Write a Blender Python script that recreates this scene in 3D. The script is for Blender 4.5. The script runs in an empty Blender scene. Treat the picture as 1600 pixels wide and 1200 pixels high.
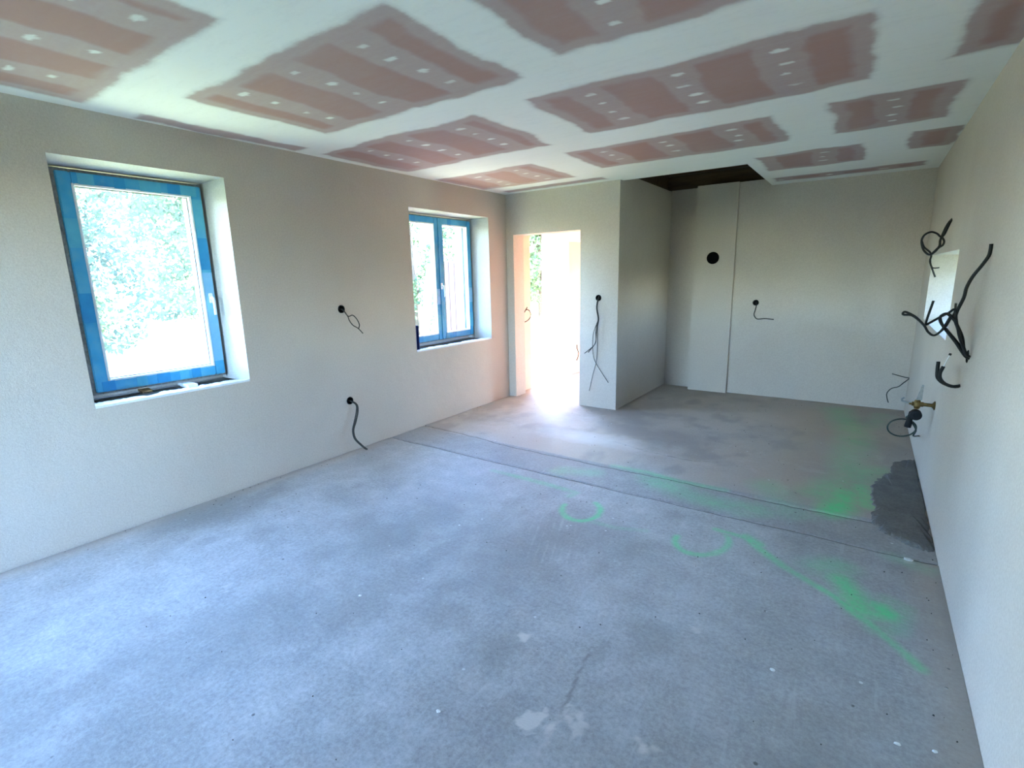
import bpy, bmesh, math, random
import numpy as np
from mathutils import Vector, Matrix

# ------------------------------------------------------------------ scene, camera, light
SC = bpy.context.scene
COL = SC.collection
CAM = np.array([3.7485, 0.0360, 1.5227])
FWD = np.array([-0.56079785, 0.80183862, -0.2063022])
RGT = np.array([0.82184053, 0.56932142, -0.02124311])
UPV = np.array([-0.10041872, 0.18146059, 0.9782577])
FPX = 792.33                       # focal length in pixels of the 1600 wide frame

cam = bpy.data.cameras.new('camera')
cam.sensor_width = 36.0
cam.lens = 36.0 * FPX / 1600.0
cam.clip_start = 0.02
cam.clip_end = 300
cam_o = bpy.data.objects.new('camera', cam)
COL.objects.link(cam_o)
m = Matrix.Identity(4)
for i in range(3):
    m[i][0], m[i][1], m[i][2], m[i][3] = RGT[i], UPV[i], -FWD[i], CAM[i]
cam_o.matrix_world = m
SC.camera = cam_o

world = bpy.data.worlds.new('world')
SC.world = world
world.use_nodes = True
wn = world.node_tree
wn.nodes.clear()
sky = wn.nodes.new('ShaderNodeTexSky')
sky.sky_type = 'NISHITA'
sky.sun_disc = False
sky.sun_elevation = math.radians(38)
sky.sun_rotation = math.radians(0)
sky.air_density = 1.0
sky.dust_density = 0.0
sky.ozone_density = 2.3
bg = wn.nodes.new('ShaderNodeBackground')
bg.inputs['Strength'].default_value = 1.0
wo = wn.nodes.new('ShaderNodeOutputWorld')
wn.links.new(sky.outputs[0], bg.inputs[0])
wn.links.new(bg.outputs[0], wo.inputs[0])

sun = bpy.data.lights.new('sun', 'SUN')
sun.energy = 15.0
sun.angle = math.radians(0.6)
sun.color = (1.0, 0.93, 0.83)
sun_o = bpy.data.objects.new('sun', sun)
COL.objects.link(sun_o)
sun_o.rotation_euler = Vector((0.0, -math.cos(math.radians(38)), -math.sin(math.radians(38)))).to_track_quat('-Z', 'Y').to_euler()

SC.view_settings.view_transform = 'Standard'
SC.view_settings.look = 'None'
SC.view_settings.gamma = 1.0
SC.view_settings.use_curve_mapping = False
SC.view_settings.exposure = 3.70
SC.cycles.use_denoising = True
SC.cycles.max_bounces = 9
SC.cycles.diffuse_bounces = 6
SC.cycles.glossy_bounces = 3
SC.cycles.transparent_max_bounces = 16
SC.cycles.sample_clamp_indirect = 5.0
SC.cycles.blur_glossy = 1.0
SC.cycles.caustics_reflective = False
SC.cycles.caustics_refractive = False


def portal(loc, sx, sy, normal):
    """window portal: guides the sampling of the sky, gives off no light itself"""
    l = bpy.data.lights.new('window_portal', 'AREA')
    l.shape = 'RECTANGLE'
    l.size, l.size_y = sx, sy
    l.cycles.is_portal = True
    o = bpy.data.objects.new('window_portal', l)
    COL.objects.link(o)
    o.location = loc
    o.rotation_euler = Vector(normal).to_track_quat('-Z', 'Z').to_euler()
    return o


portal((-0.42, 1.50, 1.53), 0.86, 1.40, (1, 0, 0))
portal((-0.42, 4.33, 1.51), 1.16, 1.40, (1, 0, 0))
portal((4.61, 5.26, 1.345), 1.78, 0.60, (-1, 0, 0))
portal((0.85, -1.52, 1.12), 1.5, 2.24, (0, 1, 0))
portal((-0.42, 6.40, 1.05), 1.1, 2.3, (1, 0, 0))
portal((0.93, 8.92, 0.875), 0.66, 1.75, (0, -1, 0))

# ------------------------------------------------------------------ dimensions (metres)
XR = 4.191       # right wall
YD = 5.34        # wall with the doorway
YB = 6.885       # far wall
XC = 1.484       # end of the doorway wall
YR = -1.10       # wall behind the camera
H = 2.5


def hit(px, py, ax, v):
    d = FWD + RGT * (px - 800) / FPX + UPV * (600 - py) / FPX
    t = (v - CAM[ax]) / d[ax]
    return CAM + t * d


# ------------------------------------------------------------------ noise for mesh attributes
def vnoise(x, y, seed):
    x = np.asarray(x, float); y = np.asarray(y, float)
    xi = np.floor(x).astype(np.int64); yi = np.floor(y).astype(np.int64)
    fx = x - xi; fy = y - yi
    fx = fx * fx * (3 - 2 * fx); fy = fy * fy * (3 - 2 * fy)

    def h(a, b):
        n = (a * 374761393 + b * 668265263 + seed * 974634777) & 0xFFFFFFFF
        n = ((n ^ (n >> 13)) * 1274126177) & 0xFFFFFFFF
        n = (n ^ (n >> 16)) & 0xFFFF
        return n / 65535.0
    return (h(xi, yi) * (1 - fx) + h(xi + 1, yi) * fx) * (1 - fy) + (h(xi, yi + 1) * (1 - fx) + h(xi + 1, yi + 1) * fx) * fy


def fbm(x, y, seed, o=4):
    s = 0; a = 0.5; t = 0
    for k in range(o):
        s = s + a * vnoise(x * 2 ** k, y * 2 ** k, seed + k); t += a; a *= 0.5
    return s / t


def sstep(a, b, v):
    t = np.clip((v - a) / (b - a), 0, 1)
    return t * t * (3 - 2 * t)


# ------------------------------------------------------------------ materials
MATS = {}


class NT:
    def __init__(self, name, rough=0.8, spec=0.3):
        self.m = bpy.data.materials.new(name)
        self.m.use_nodes = True
        self.t = self.m.node_tree
        self.b = self.t.nodes['Principled BSDF']
        self.b.inputs['Roughness'].default_value = rough
        self.b.inputs['Specular IOR Level'].default_value = spec
        self.out = self.t.nodes['Material Output']
        self.tc = None
        MATS[name] = self.m

    def n(self, typ, **kw):
        nd = self.t.nodes.new(typ)
        for k, v in kw.items():
            if k.startswith('i_'):
                nd.inputs[int(k[2:]) if k[2:].isdigit() else k[2:].replace('_', ' ')].default_value = v
            else:
                setattr(nd, k, v)
        return nd

    def l(self, a, b):
        self.t.links.new(a, b)

    def coord(self, scale=(1, 1, 1)):
        if self.tc is None:
            self.tc = self.n('ShaderNodeTexCoord')
        mp = self.n('ShaderNodeMapping')
        mp.inputs['Scale'].default_value = scale
        self.l(self.tc.outputs['Object'], mp.inputs['Vector'])
        return mp.outputs[0]

    def noise(self, scale, detail=4, rough=0.6, stretch=(1, 1, 1), dist=0.0):
        nd = self.n('ShaderNodeTexNoise')
        nd.inputs['Scale'].default_value = scale
        nd.inputs['Detail'].default_value = detail
        nd.inputs['Roughness'].default_value = rough
        nd.inputs['Distortion'].default_value = dist
        self.l(self.coord(stretch), nd.inputs['Vector'])
        return nd.outputs['Fac']

    def ramp(self, fac, stops):
        r = self.n('ShaderNodeValToRGB')
        e = r.color_ramp.elements
        while len(e) < len(stops):
            e.new(0.5)
        for el, (p, c) in zip(e, stops):
            el.position = p
            el.color = (*c, 1) if len(c) == 3 else c
        self.l(fac, r.inputs[0])
        return r.outputs[0]

    def mix(self, fac, a, b, mode='MIX'):
        x = self.n('ShaderNodeMix', data_type='RGBA', blend_type=mode)
        for sock, v in ((x.inputs[0], fac), (x.inputs[6], a), (x.inputs[7], b)):
            if hasattr(v, 'is_output'):
                self.l(v, sock)
            else:
                sock.default_value = v if isinstance(v, float) else (*v, 1)
        return x.outputs[2]

    def math(self, op, a, b=0.0, c=0.0):
        x = self.n('ShaderNodeMath', operation=op)
        for s, v in zip(x.inputs, (a, b, c)):
            if hasattr(v, 'is_output'):
                self.l(v, s)
            else:
                s.default_value = v
        return x.outputs[0]

    def attr(self, name):
        a = self.n('ShaderNodeAttribute', attribute_name=name)
        return a.outputs['Fac']

    def col(self, v):
        if hasattr(v, 'is_output'):
            self.l(v, self.b.inputs['Base Color'])
        else:
            self.b.inputs['Base Color'].default_value = (*v, 1)

    def bump(self, h, strength=0.3, dist=0.01):
        b = self.n('ShaderNodeBump')
        b.inputs['Strength'].default_value = strength
        b.inputs['Distance'].default_value = dist
        self.l(h, b.inputs['Height'])
        self.l(b.outputs[0], self.b.inputs['Normal'])


def simple(name, c1, c2=None, scale=20, rough=0.6, spec=0.4, metal=0.0, bump=0.0):
    t = NT(name, rough, spec)
    t.b.inputs['Metallic'].default_value = metal
    c2 = c2 or tuple(0.8 * v for v in c1)
    f = t.noise(scale, 4, 0.6)
    t.col(t.ramp(f, [(0.3, c2), (0.7, c1)]))
    if bump:
        t.bump(t.noise(scale * 4, 3), bump, 0.004)
    return t.m


def plaster(name, base, dark):
    t = NT(name, 0.92, 0.12)
    big = t.noise(1.3, 5, 0.6)
    fine = t.noise(90, 3, 0.7)
    c = t.ramp(big, [(0.3, dark), (0.65, base)])
    c = t.mix(0.10, c, t.ramp(fine, [(0.35, (0.25, 0.25, 0.24)), (0.65, (0.9, 0.9, 0.88))]))
    spot = t.noise(6, 5, 0.65)
    c = t.mix(t.ramp(spot, [(0.66, (0, 0, 0)), (0.80, (0.35, 0.35, 0.35))]), c, tuple(0.78 * v for v in base))
    t.col(c)
    h = t.math('ADD', t.math('MULTIPLY', t.noise(140, 3, 0.7), 0.35), t.math('MULTIPLY', t.noise(9, 4, 0.6), 1.0))
    t.bump(h, 0.35, 0.012)
    return t.m


plaster('plaster', (0.55, 0.475, 0.40), (0.505, 0.43, 0.36))
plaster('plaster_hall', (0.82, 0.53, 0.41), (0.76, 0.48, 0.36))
plaster('plaster_reveal', (0.50, 0.49, 0.46), (0.47, 0.46, 0.43))
plaster('plaster_sill', (0.82, 0.83, 0.84), (0.66, 0.67, 0.68))
simple('concrete_dark', (0.12, 0.115, 0.11), rough=0.95)
simple('foam_grey', (0.34, 0.35, 0.34), (0.2, 0.2, 0.19), 60, 0.9)
simple('gap_dark', (0.07, 0.06, 0.045), (0.03, 0.03, 0.025), 40, 0.95)
simple('pvc_white', (0.85, 0.87, 0.88), (0.8, 0.82, 0.84), 8, 0.35, 0.5)
simple('pvc_blue', (0.012, 0.035, 0.20), (0.008, 0.02, 0.13), 20, 0.4, 0.5)
simple('cable_black', (0.022, 0.023, 0.022), (0.013, 0.013, 0.013), 80, 0.6, 0.25)
simple('cable_grey', (0.060, 0.056, 0.050), (0.038, 0.036, 0.032), 80, 0.65, 0.2)
simple('hose_green', (0.045, 0.065, 0.055), (0.03, 0.045, 0.04), 80, 0.5, 0.4)
simple('box_black', (0.016, 0.016, 0.017), (0.01, 0.01, 0.01), 60, 0.7, 0.2)
simple('flue_black', (0.008, 0.008, 0.008), (0.004, 0.004, 0.004), 60, 1.0, 0.0)
simple('brass', (0.26, 0.17, 0.06), (0.15, 0.10, 0.045), 60, 0.35, 0.5, 0.9)
simple('steel', (0.30, 0.30, 0.28), (0.20, 0.20, 0.19), 60, 0.45, 0.5, 0.0)
simple('bark', (0.16, 0.11, 0.075), (0.08, 0.06, 0.045), 14, 0.95, 0.1, 0, 0.6)
simple('chip_white', (0.75, 0.75, 0.72), (0.6, 0.6, 0.57), 80, 0.9, 0.1)
simple('chip_dark', (0.06, 0.055, 0.05), (0.03, 0.03, 0.03), 80, 0.9, 0.1)
simple('terracotta', (0.52, 0.30, 0.24), (0.42, 0.24, 0.19), 30, 0.9, 0.1)
simple('roof_slab', (0.30, 0.30, 0.29), (0.24, 0.24, 0.23), 4, 0.9, 0.1)


def wood(name, a, b, along, rough=0.75):
    t = NT(name, rough, 0.25)
    st = [14, 14, 14]
    st[along] = 1.2
    g = t.noise(1.6, 6, 0.65, tuple(st), 0.6)
    t.col(t.ramp(g, [(0.3, b), (0.7, a)]))
    t.bump(g, 0.25, 0.004)
    return t.m


wood('wood_brown', (0.12, 0.075, 0.04), (0.06, 0.035, 0.02), 0)
wood('wood_board', (0.105, 0.082, 0.078), (0.07, 0.052, 0.048), 2)
wood('wood_white', (0.85, 0.84, 0.82), (0.76, 0.75, 0.73), 2, 0.6)
wood('wood_tan', (0.55, 0.38, 0.20), (0.38, 0.25, 0.13), 2)

t = NT('tape_blue', 0.45, 0.4)
f = t.noise(3.2, 3, 0.6)
c = t.ramp(f, [(0.34, (0.030, 0.30, 0.60)), (0.5, (0.055, 0.40, 0.70)), (0.66, (0.12, 0.50, 0.72))])
t.col(t.mix(t.ramp(t.noise(22, 4, 0.7), [(0.5, (0, 0, 0)), (0.75, (0.4, 0.4, 0.4))]), c, (0.16, 0.46, 0.62)))
t.bump(t.noise(30, 3, 0.6), 0.25, 0.004)
simple('tape_teal', (0.12, 0.52, 0.70), (0.08, 0.44, 0.66), 14, 0.4, 0.45)
simple('tape_deep', (0.03, 0.34, 0.68), (0.025, 0.28, 0.60), 14, 0.4, 0.45)
simple('tape_pale', (0.26, 0.58, 0.85), (0.20, 0.50, 0.78), 14, 0.35, 0.45)

# insulating glass: clear, faintly blue; the big left pane also mixes in a painted daylight haze
for nm, dust_haze in (('window_glass', 0.0), ('window_glass_hazy', 1.0)):
    t = NT(nm)
    tr = t.n('ShaderNodeBsdfTransparent')
    tr.inputs[0].default_value = (0.84, 0.90, 0.96, 1)
    gl = t.n('ShaderNodeBsdfGlossy')
    gl.inputs['Roughness'].default_value = 0.03
    lw = t.n('ShaderNodeLayerWeight')
    lw.inputs[0].default_value = 0.5
    fac = t.math('MULTIPLY_ADD', t.math('POWER', lw.outputs['Facing'], 5.0), 0.85, 0.04)
    mx = t.n('ShaderNodeMixShader')
    t.l(fac, mx.inputs[0])
    t.l(tr.outputs[0], mx.inputs[1])
    t.l(gl.outputs[0], mx.inputs[2])
    last = mx
    if dust_haze:
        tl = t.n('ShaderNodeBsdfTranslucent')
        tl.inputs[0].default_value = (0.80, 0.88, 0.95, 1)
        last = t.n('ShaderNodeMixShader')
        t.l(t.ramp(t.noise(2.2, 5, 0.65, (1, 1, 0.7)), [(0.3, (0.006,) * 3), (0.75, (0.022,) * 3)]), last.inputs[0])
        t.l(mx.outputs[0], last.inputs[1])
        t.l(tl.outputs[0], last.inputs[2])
    t.l(last.outputs[0], t.out.inputs[0])

# leaves, grass
for nm, a, b in (('leaf_mid', (0.12, 0.165, 0.085), (0.07, 0.11, 0.05)), ('leaf_light', (0.17, 0.215, 0.11), (0.11, 0.155, 0.07)),
                 ('leaf_dark', (0.08, 0.115, 0.07), (0.05, 0.08, 0.045))):
    t = NT(nm, 0.55, 0.3)
    c = t.ramp(t.noise(3.0, 4, 0.7), [(0.35, b), (0.65, a)])
    t.col(c)
    tl = t.n('ShaderNodeBsdfTranslucent')
    t.l(c, tl.inputs[0])
    mx = t.n('ShaderNodeMixShader')
    mx.inputs[0].default_value = 0.4
    t.l(t.b.outputs[0], mx.inputs[1])
    t.l(tl.outputs[0], mx.inputs[2])
    t.l(mx.outputs[0], t.out.inputs[0])
t = NT('lawn', 0.9, 0.1)
f = t.noise(0.9, 6, 0.7)
c = t.ramp(f, [(0.3, (0.20, 0.21, 0.08)), (0.6, (0.27, 0.28, 0.11)), (0.8, (0.40, 0.36, 0.22))])
t.col(t.mix(0.35, c, t.ramp(t.noise(30, 4, 0.7), [(0.3, (0.08, 0.09, 0.03)), (0.7, (0.42, 0.42, 0.20))])))
simple('terrace_stone', (0.56, 0.40, 0.33), (0.44, 0.31, 0.25), 5, 0.9, 0.1)
simple('paving', (0.42, 0.36, 0.325), (0.33, 0.28, 0.25), 5, 0.9, 0.1)

# plasterboard ceiling: attribute 'cover' is how thick the joint filler lies on the board
t = NT('plasterboard', 0.9, 0.1)
cv = t.attr('cover')
fine = t.math('MULTIPLY', t.math('SUBTRACT', t.noise(38, 4, 0.7), 0.5), 0.14)
streak = t.math('MULTIPLY', t.math('SUBTRACT', t.noise(5, 4, 0.65, (1, 5, 1)), 0.5), 0.22)
v = t.math('ADD', t.math('ADD', cv, fine), streak)
c = t.ramp(v, [(0.0, (0.40, 0.225, 0.195)), (0.22, (0.405, 0.25, 0.22)), (0.42, (0.42, 0.295, 0.27)), (0.64, (0.46, 0.365, 0.345)), (0.82, (0.68, 0.67, 0.63)), (1.0, (0.80, 0.795, 0.745))])
t.col(c)
t.bump(t.math('ADD', cv, t.math('MULTIPLY', t.noise(60, 3), 0.3)), 0.25, 0.004)

# concrete floor: attributes carry spray paint, dusty patches, stains, dark zones, painted corner shade
t = NT('concrete', 0.60, 0.35)
big = t.noise(1.1, 6, 0.65, (1, 1, 1), 0.4)
mid = t.noise(5.5, 6, 0.7)
fine = t.noise(55, 4, 0.75)
c = t.ramp(big, [(0.28, (0.32, 0.305, 0.285)), (0.5, (0.39, 0.375, 0.355)), (0.75, (0.48, 0.465, 0.445))])
c = t.mix(0.45, c, t.ramp(mid, [(0.32, (0.20, 0.20, 0.20)), (0.5, (0.36, 0.36, 0.36)), (0.70, (0.62, 0.62, 0.62))]))
c = t.mix(0.30, c, t.ramp(fine, [(0.3, (0.10, 0.10, 0.10)), (0.7, (0.66, 0.66, 0.65))]))
scr = t.noise(5, 4, 0.7, (5.5, 0.7, 1), 0.5)
c = t.mix(t.ramp(scr, [(0.58, (0, 0, 0)), (0.70, (0.42, 0.42, 0.42))]), c, (0.50, 0.50, 0.49))
c = t.mix(t.math('MULTIPLY', t.attr('warm'), 0.95), c, (0.46, 0.35, 0.255))
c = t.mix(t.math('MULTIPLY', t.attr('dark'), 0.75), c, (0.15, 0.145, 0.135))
dn = t.math('ADD', t.attr('dust_haze'), t.math('MULTIPLY', t.math('SUBTRACT', mid, 0.5), 0.8))
c = t.mix(t.ramp(dn, [(0.25, (0, 0, 0)), (0.95, (0.85, 0.85, 0.85))]), c, (0.62, 0.575, 0.525))
gm = t.math('MULTIPLY', t.attr('spray'), t.math('MULTIPLY', t.math('SUBTRACT', t.math('ADD', t.noise(24, 6, 0.85), t.math('MULTIPLY', mid, 0.6)), 0.34), 2.5))
gmc = t.ramp(gm, [(0.04, (0, 0, 0)), (0.95, (0.85, 0.85, 0.85))])
c = t.mix(gmc, c, (0.09, 0.66, 0.23))
spk = t.n('ShaderNodeTexVoronoi')
spk.inputs['Scale'].default_value = 7.0
t.l(t.coord(), spk.inputs['Vector'])
spm = t.ramp(spk.outputs['Distance'], [(0.035, (0.8, 0.8, 0.8)), (0.06, (0, 0, 0))])
c = t.mix(spm, c, t.ramp(t.noise(9, 2), [(0.47, (0.09, 0.085, 0.08)), (0.53, (0.62, 0.62, 0.60))]))
t.col(c)
t.l(t.ramp(mid, [(0.3, (0.50,) * 3), (0.7, (0.75,) * 3)]), t.b.inputs['Roughness'])
hh = t.math('ADD', t.math('MULTIPLY', mid, 0.6), t.math('MULTIPLY', fine, 0.35))
t.bump(hh, 0.35, 0.01)

t = NT('mortar_fresh', 0.85, 0.2)
c = t.ramp(t.noise(7, 6, 0.7), [(0.3, (0.095, 0.088, 0.078)), (0.7, (0.165, 0.155, 0.14))])
t.col(t.mix(0.2, c, t.ramp(t.noise(70, 4, 0.7), [(0.3, (0.04, 0.04, 0.04)), (0.7, (0.30, 0.30, 0.29))])))
t.bump(t.noise(45, 5, 0.7), 0.5, 0.01)


# ------------------------------------------------------------------ object helpers
def tag(o, label=None, cat=None, group=None, kind=None):
    if label: o['label'] = label
    if cat: o['category'] = cat
    if group: o['group'] = group
    if kind: o['kind'] = kind
    return o


def empty(name, loc, **kw):
    o = bpy.data.objects.new(name, None)
    COL.objects.link(o)
    o.location = loc
    o.empty_display_size = 0.05
    return tag(o, **kw)


def link(name, me, mat, parent=None, smooth=False, **kw):
    """mesh given in world coordinates; under a parent it is shifted by the parent's place"""
    o = bpy.data.objects.new(name, me)
    COL.objects.link(o)
    if mat:
        me.materials.append(MATS[mat])
    if smooth:
        me.polygons.foreach_set('use_smooth', [True] * len(me.polygons))
    if parent is not None:
        o.parent = parent
        p = Vector((0, 0, 0))
        q = parent
        while q is not None:
            p += q.location
            q = q.parent
        o.location = -p
    return tag(o, **kw)


def mesh(verts, faces):
    me = bpy.data.meshes.new('m')
    me.from_pydata([tuple(map(float, v)) for v in verts], [], faces)
    me.update()
    return me


def hexa(a, b):
    """solid between two quads a (4 points) and b (4 points)"""
    v = list(a) + list(b)
    f = [(0, 1, 2, 3), (7, 6, 5, 4), (0, 4, 5, 1), (1, 5, 6, 2), (2, 6, 7, 3), (3, 7, 4, 0)]
    me = mesh(v, f)
    bm = bmesh.new(); bm.from_mesh(me)
    bmesh.ops.recalc_face_normals(bm, faces=bm.faces)
    bm.to_mesh(me); bm.free()
    return me


def boxm(x0, x1, y0, y1, z0, z1, bev=0.0):
    me = hexa([(x0, y0, z0), (x1, y0, z0), (x1, y1, z0), (x0, y1, z0)], [(x0, y0, z1), (x1, y0, z1), (x1, y1, z1), (x0, y1, z1)])
    if bev:
        bm = bmesh.new(); bm.from_mesh(me)
        bmesh.ops.bevel(bm, geom=bm.edges[:], offset=bev, segments=2, affect='EDGES')
        bm.to_mesh(me); bm.free()
    return me


def box(name, x0, x1, y0, y1, z0, z1, mat, parent=None, bev=0.0, **kw):
    return link(name, boxm(x0, x1, y0, y1, z0, z1, bev), mat, parent, **kw)


def cylm(p0, p1, r0, r1=None, seg=24, cap=True):
    p0 = Vector(p0); p1 = Vector(p1)
    r1 = r0 if r1 is None else r1
    z = (p1 - p0).normalized()
    x = z.orthogonal().normalized(); y = z.cross(x)
    v = []
    for p, r in ((p0, r0), (p1, r1)):
        for i in range(seg):
            a = 2 * math.pi * i / seg
            v.append(p + x * math.cos(a) * r + y * math.sin(a) * r)
    f = [(i, (i + 1) % seg, seg + (i + 1) % seg, seg + i) for i in range(seg)]
    if cap:
        f += [tuple(range(seg - 1, -1, -1)), tuple(range(seg, 2 * seg))]
    return mesh(v, f)


def lathem(p0, axis, prof, seg=24):
    """profile of (distance along axis, radius)"""
    p0 = Vector(p0); z = Vector(axis).normalized()
    x = z.orthogonal().normalized(); y = z.cross(x)
    v = []; f = []
    for d, r in prof:
        for i in range(seg):
            a = 2 * math.pi * i / seg
            v.append(p0 + z * d + x * math.cos(a) * r + y * math.sin(a) * r)
    for k in range(len(prof) - 1):
        for i in range(seg):
            j = (i + 1) % seg
            f.append((k * seg + i, k * seg + j, (k + 1) * seg + j, (k + 1) * seg + i))
    f.append(tuple(range(seg - 1, -1, -1)))
    n = len(prof) - 1
    f.append(tuple(n * seg + i for i in range(seg)))
    return mesh(v, f)


def spline(pts, sub=7):
    P = [Vector(p) for p in pts]
    P = [P[0] * 2 - P[1]] + P + [P[-1] * 2 - P[-2]]
    out = []
    for i in range(1, len(P) - 2):
        a, b, c, d = P[i - 1], P[i], P[i + 1], P[i + 2]
        for k in range(sub):
            t = k / sub
            out.append(0.5 * ((2 * b) + (c - a) * t + (2 * a - 5 * b + 4 * c - d) * t * t + (3 * b - a - 3 * c + d) * t ** 3))
    out.append(P[-2])
    return out


def tubem(pts, r, seg=8, sub=7, taper=None):
    P = spline(pts, sub) if len(pts) > 2 else [Vector(p) for p in pts]
    n = len(P)
    T = [(P[min(i + 1, n - 1)] - P[max(i - 1, 0)]).normalized() for i in range(n)]
    x = T[0].orthogonal().normalized()
    v = []
    for i in range(n):
        x = (x - T[i] * x.dot(T[i])).normalized()
        y = T[i].cross(x)
        rr = r if taper is None else r * (1 + (taper - 1) * i / (n - 1))
        for k in range(seg):
            a = 2 * math.pi * k / seg
            v.append(P[i] + x * math.cos(a) * rr + y * math.sin(a) * rr)
    f = []
    for i in range(n - 1):
        for k in range(seg):
            j = (k + 1) % seg
            f.append((i * seg + k, i * seg + j, (i + 1) * seg + j, (i + 1) * seg + k))
    f.append(tuple(range(seg - 1, -1, -1)))
    f.append(tuple((n - 1) * seg + k for k in range(seg)))
    return mesh(v, f)


def tube(name, pts, r, mat, parent=None, **kw):
    return link(name, tubem(pts, r), mat, parent, smooth=True, **kw)


def cut(o, cutters):
    """carve solid cutters out of a wall"""
    tmp = []
    for me in cutters:
        c = bpy.data.objects.new('cutter', me)
        COL.objects.link(c)
        md = o.modifiers.new('cut', 'BOOLEAN')
        md.operation = 'DIFFERENCE'; md.solver = 'EXACT'; md.object = c
        tmp.append(c)
    dg = bpy.context.evaluated_depsgraph_get()
    dg.update()
    me = bpy.data.meshes.new_from_object(o.evaluated_get(dg))
    o.modifiers.clear()
    old = o.data
    o.data = me
    bpy.data.meshes.remove(old)
    for c in tmp:
        d = c.data
        bpy.data.objects.remove(c)
        bpy.data.meshes.remove(d)
    return o


def gridm(x0, x1, y0, y1, step, zf, skip=None, down=False):
    nx = max(2, int(round((x1 - x0) / step)) + 1); ny = max(2, int(round((y1 - y0) / step)) + 1)
    X, Y = np.meshgrid(np.linspace(x0, x1, nx), np.linspace(y0, y1, ny))
    return grid_from(X, Y, zf, down)


def grid_from(X, Y, zf, down=False):
    ny, nx = X.shape
    Z = zf(X, Y) if callable(zf) else np.full(X.shape, zf)
    co = np.stack([X, Y, Z], -1).reshape(-1, 3).astype(np.float32)
    idx = np.arange(nx * ny).reshape(ny, nx)
    a, b, c, d = idx[:-1, :-1], idx[:-1, 1:], idx[1:, 1:], idx[1:, :-1]
    q = np.stack([a, d, c, b] if down else [a, b, c, d], -1).reshape(-1, 4)
    me = bpy.data.meshes.new('g')
    me.vertices.add(len(co)); me.vertices.foreach_set('co', co.ravel())
    me.loops.add(q.size); me.loops.foreach_set('vertex_index', q.ravel().astype(np.int32))
    me.polygons.add(len(q)); me.polygons.foreach_set('loop_start', np.arange(0, q.size, 4, dtype=np.int32))
    me.polygons.foreach_set('loop_total', np.full(len(q), 4, dtype=np.int32))
    me.update(calc_edges=True)
    me.polygons.foreach_set('use_smooth', np.ones(len(q), dtype=bool))
    return me


def set_attr(me, name, v):
    a = me.attributes.new(name, 'FLOAT', 'POINT')
    a.data.foreach_set('value', np.asarray(v, np.float32).ravel())


def co_of(me):
    a = np.zeros(len(me.vertices) * 3, np.float32)
    me.vertices.foreach_get('co', a)
    return a.reshape(-1, 3)


# ------------------------------------------------------------------ the room shell
W1 = (1.025, 1.973, 0.805, 2.239)      # window reveal at the wall face: y0 y1 z0 z1
W2 = (3.708, 4.9855, 0.79, 2.21)
F1 = (1.085, 1.908, 0.845, 2.205)      # outside of the window frame
F2 = (3.765, 4.892, 0.835, 2.185)


def reveal(W, F, xin=0.01, xm=-0.20):
    k = 0.012
    a = [(xin, W[0], W[2]), (xin, W[1], W[2]), (xin, W[1], W[3]), (xin, W[0], W[3])]
    b = [(xm, F[0] - k, W[2] + 0.005), (xm, F[1] + k, W[2] + 0.005), (xm, F[1] + k, F[3] + k), (xm, F[0] - k, F[3] + k)]
    return hexa(a, b), boxm(-0.30, xm + 0.001, F[0] - k, F[1] + k, W[2] + 0.005, F[3] + k), \
        boxm(-0.45, -0.29, F[0] + 0.05, F[1] - 0.05, F[2] + 0.03, F[3] - 0.05)


def hole(p, axis, r, depth):
    p = Vector(p); a = Vector(axis).normalized()
    return cylm(p + a * 0.02, p - a * depth, r, seg=28)


def paint_reveals(o, ax, lo, hi):
    o.data.materials.append(MATS['plaster_reveal'])
    for p in o.data.polygons:
        if lo < p.center[ax] < hi and 0.5 < p.center[2] < 2.4 and p.center[1] > 0.5:
            p.material_index = 1


boxA = hit(533.5, 483, 0, 0.0)
boxB = hit(547, 626, 0, 0.0)
boxC = hit(935, 465.5, 1, YD)
boxD = hit(1180.8, 473, 1, YB)
flue = hit(1113.9, 403.1, 1, 6.832)
boxE = hit(1512, 557, 0, XR)

wl = box('wall_left', -0.40, 0.0, YR - 0.4, 5.45, -0.4, 2.9, 'plaster', kind='structure')
cut(wl, [*reveal(W1, F1), *reveal(W2, F2), hole(boxA, (1, 0, 0), 0.036, 0.06), hole(boxB, (1, 0, 0), 0.036, 0.06)])

paint_reveals(wl, 0, -0.285, -0.003)

W3 = (4.372, 6.15, 1.055, 1.635)
wr = box('wall_right', XR, XR + 0.42, YR - 0.4, 7.3, -0.4, 2.9, 'plaster', kind='structure')
cut(wr, [boxm(XR - 0.1, XR + 0.5, *W3), hole(boxE, (-1, 0, 0), 0.034, 0.06)])


wd = box('wall_front', -0.001, XC, YD, YD + 0.22, -0.1, 2.9, 'plaster', kind='structure')
DX0, DX1, DZ = 0.1056, 1.0185, 2.025
cut(wd, [boxm(DX0, DX1, YD - 0.1, YD + 0.4, -0.2, DZ), hole(boxC, (0, -1, 0), 0.036, 0.06)])
box('wall_recess', 1.38, XC, YD + 0.22, 7.3, -0.1, 2.575, 'plaster', kind='structure')
box('wall_recess_back', XC, 1.90, 7.04, 7.3, -0.1, 2.585, 'plaster', kind='structure')
wc = box('wall_chimney', 1.872, 2.352, 6.832, 7.3, -0.1, 2.575, 'plaster', kind='structure')
cut(wc, [hole(flue, (0, -1, 0), 0.074, 0.25)])
wb = box('wall_back', 2.352, XR, YB, 7.3, -0.1, 2.575, 'plaster', kind='structure')
cut(wb, [hole(boxD, (0, -1, 0), 0.036, 0.06)])
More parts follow.
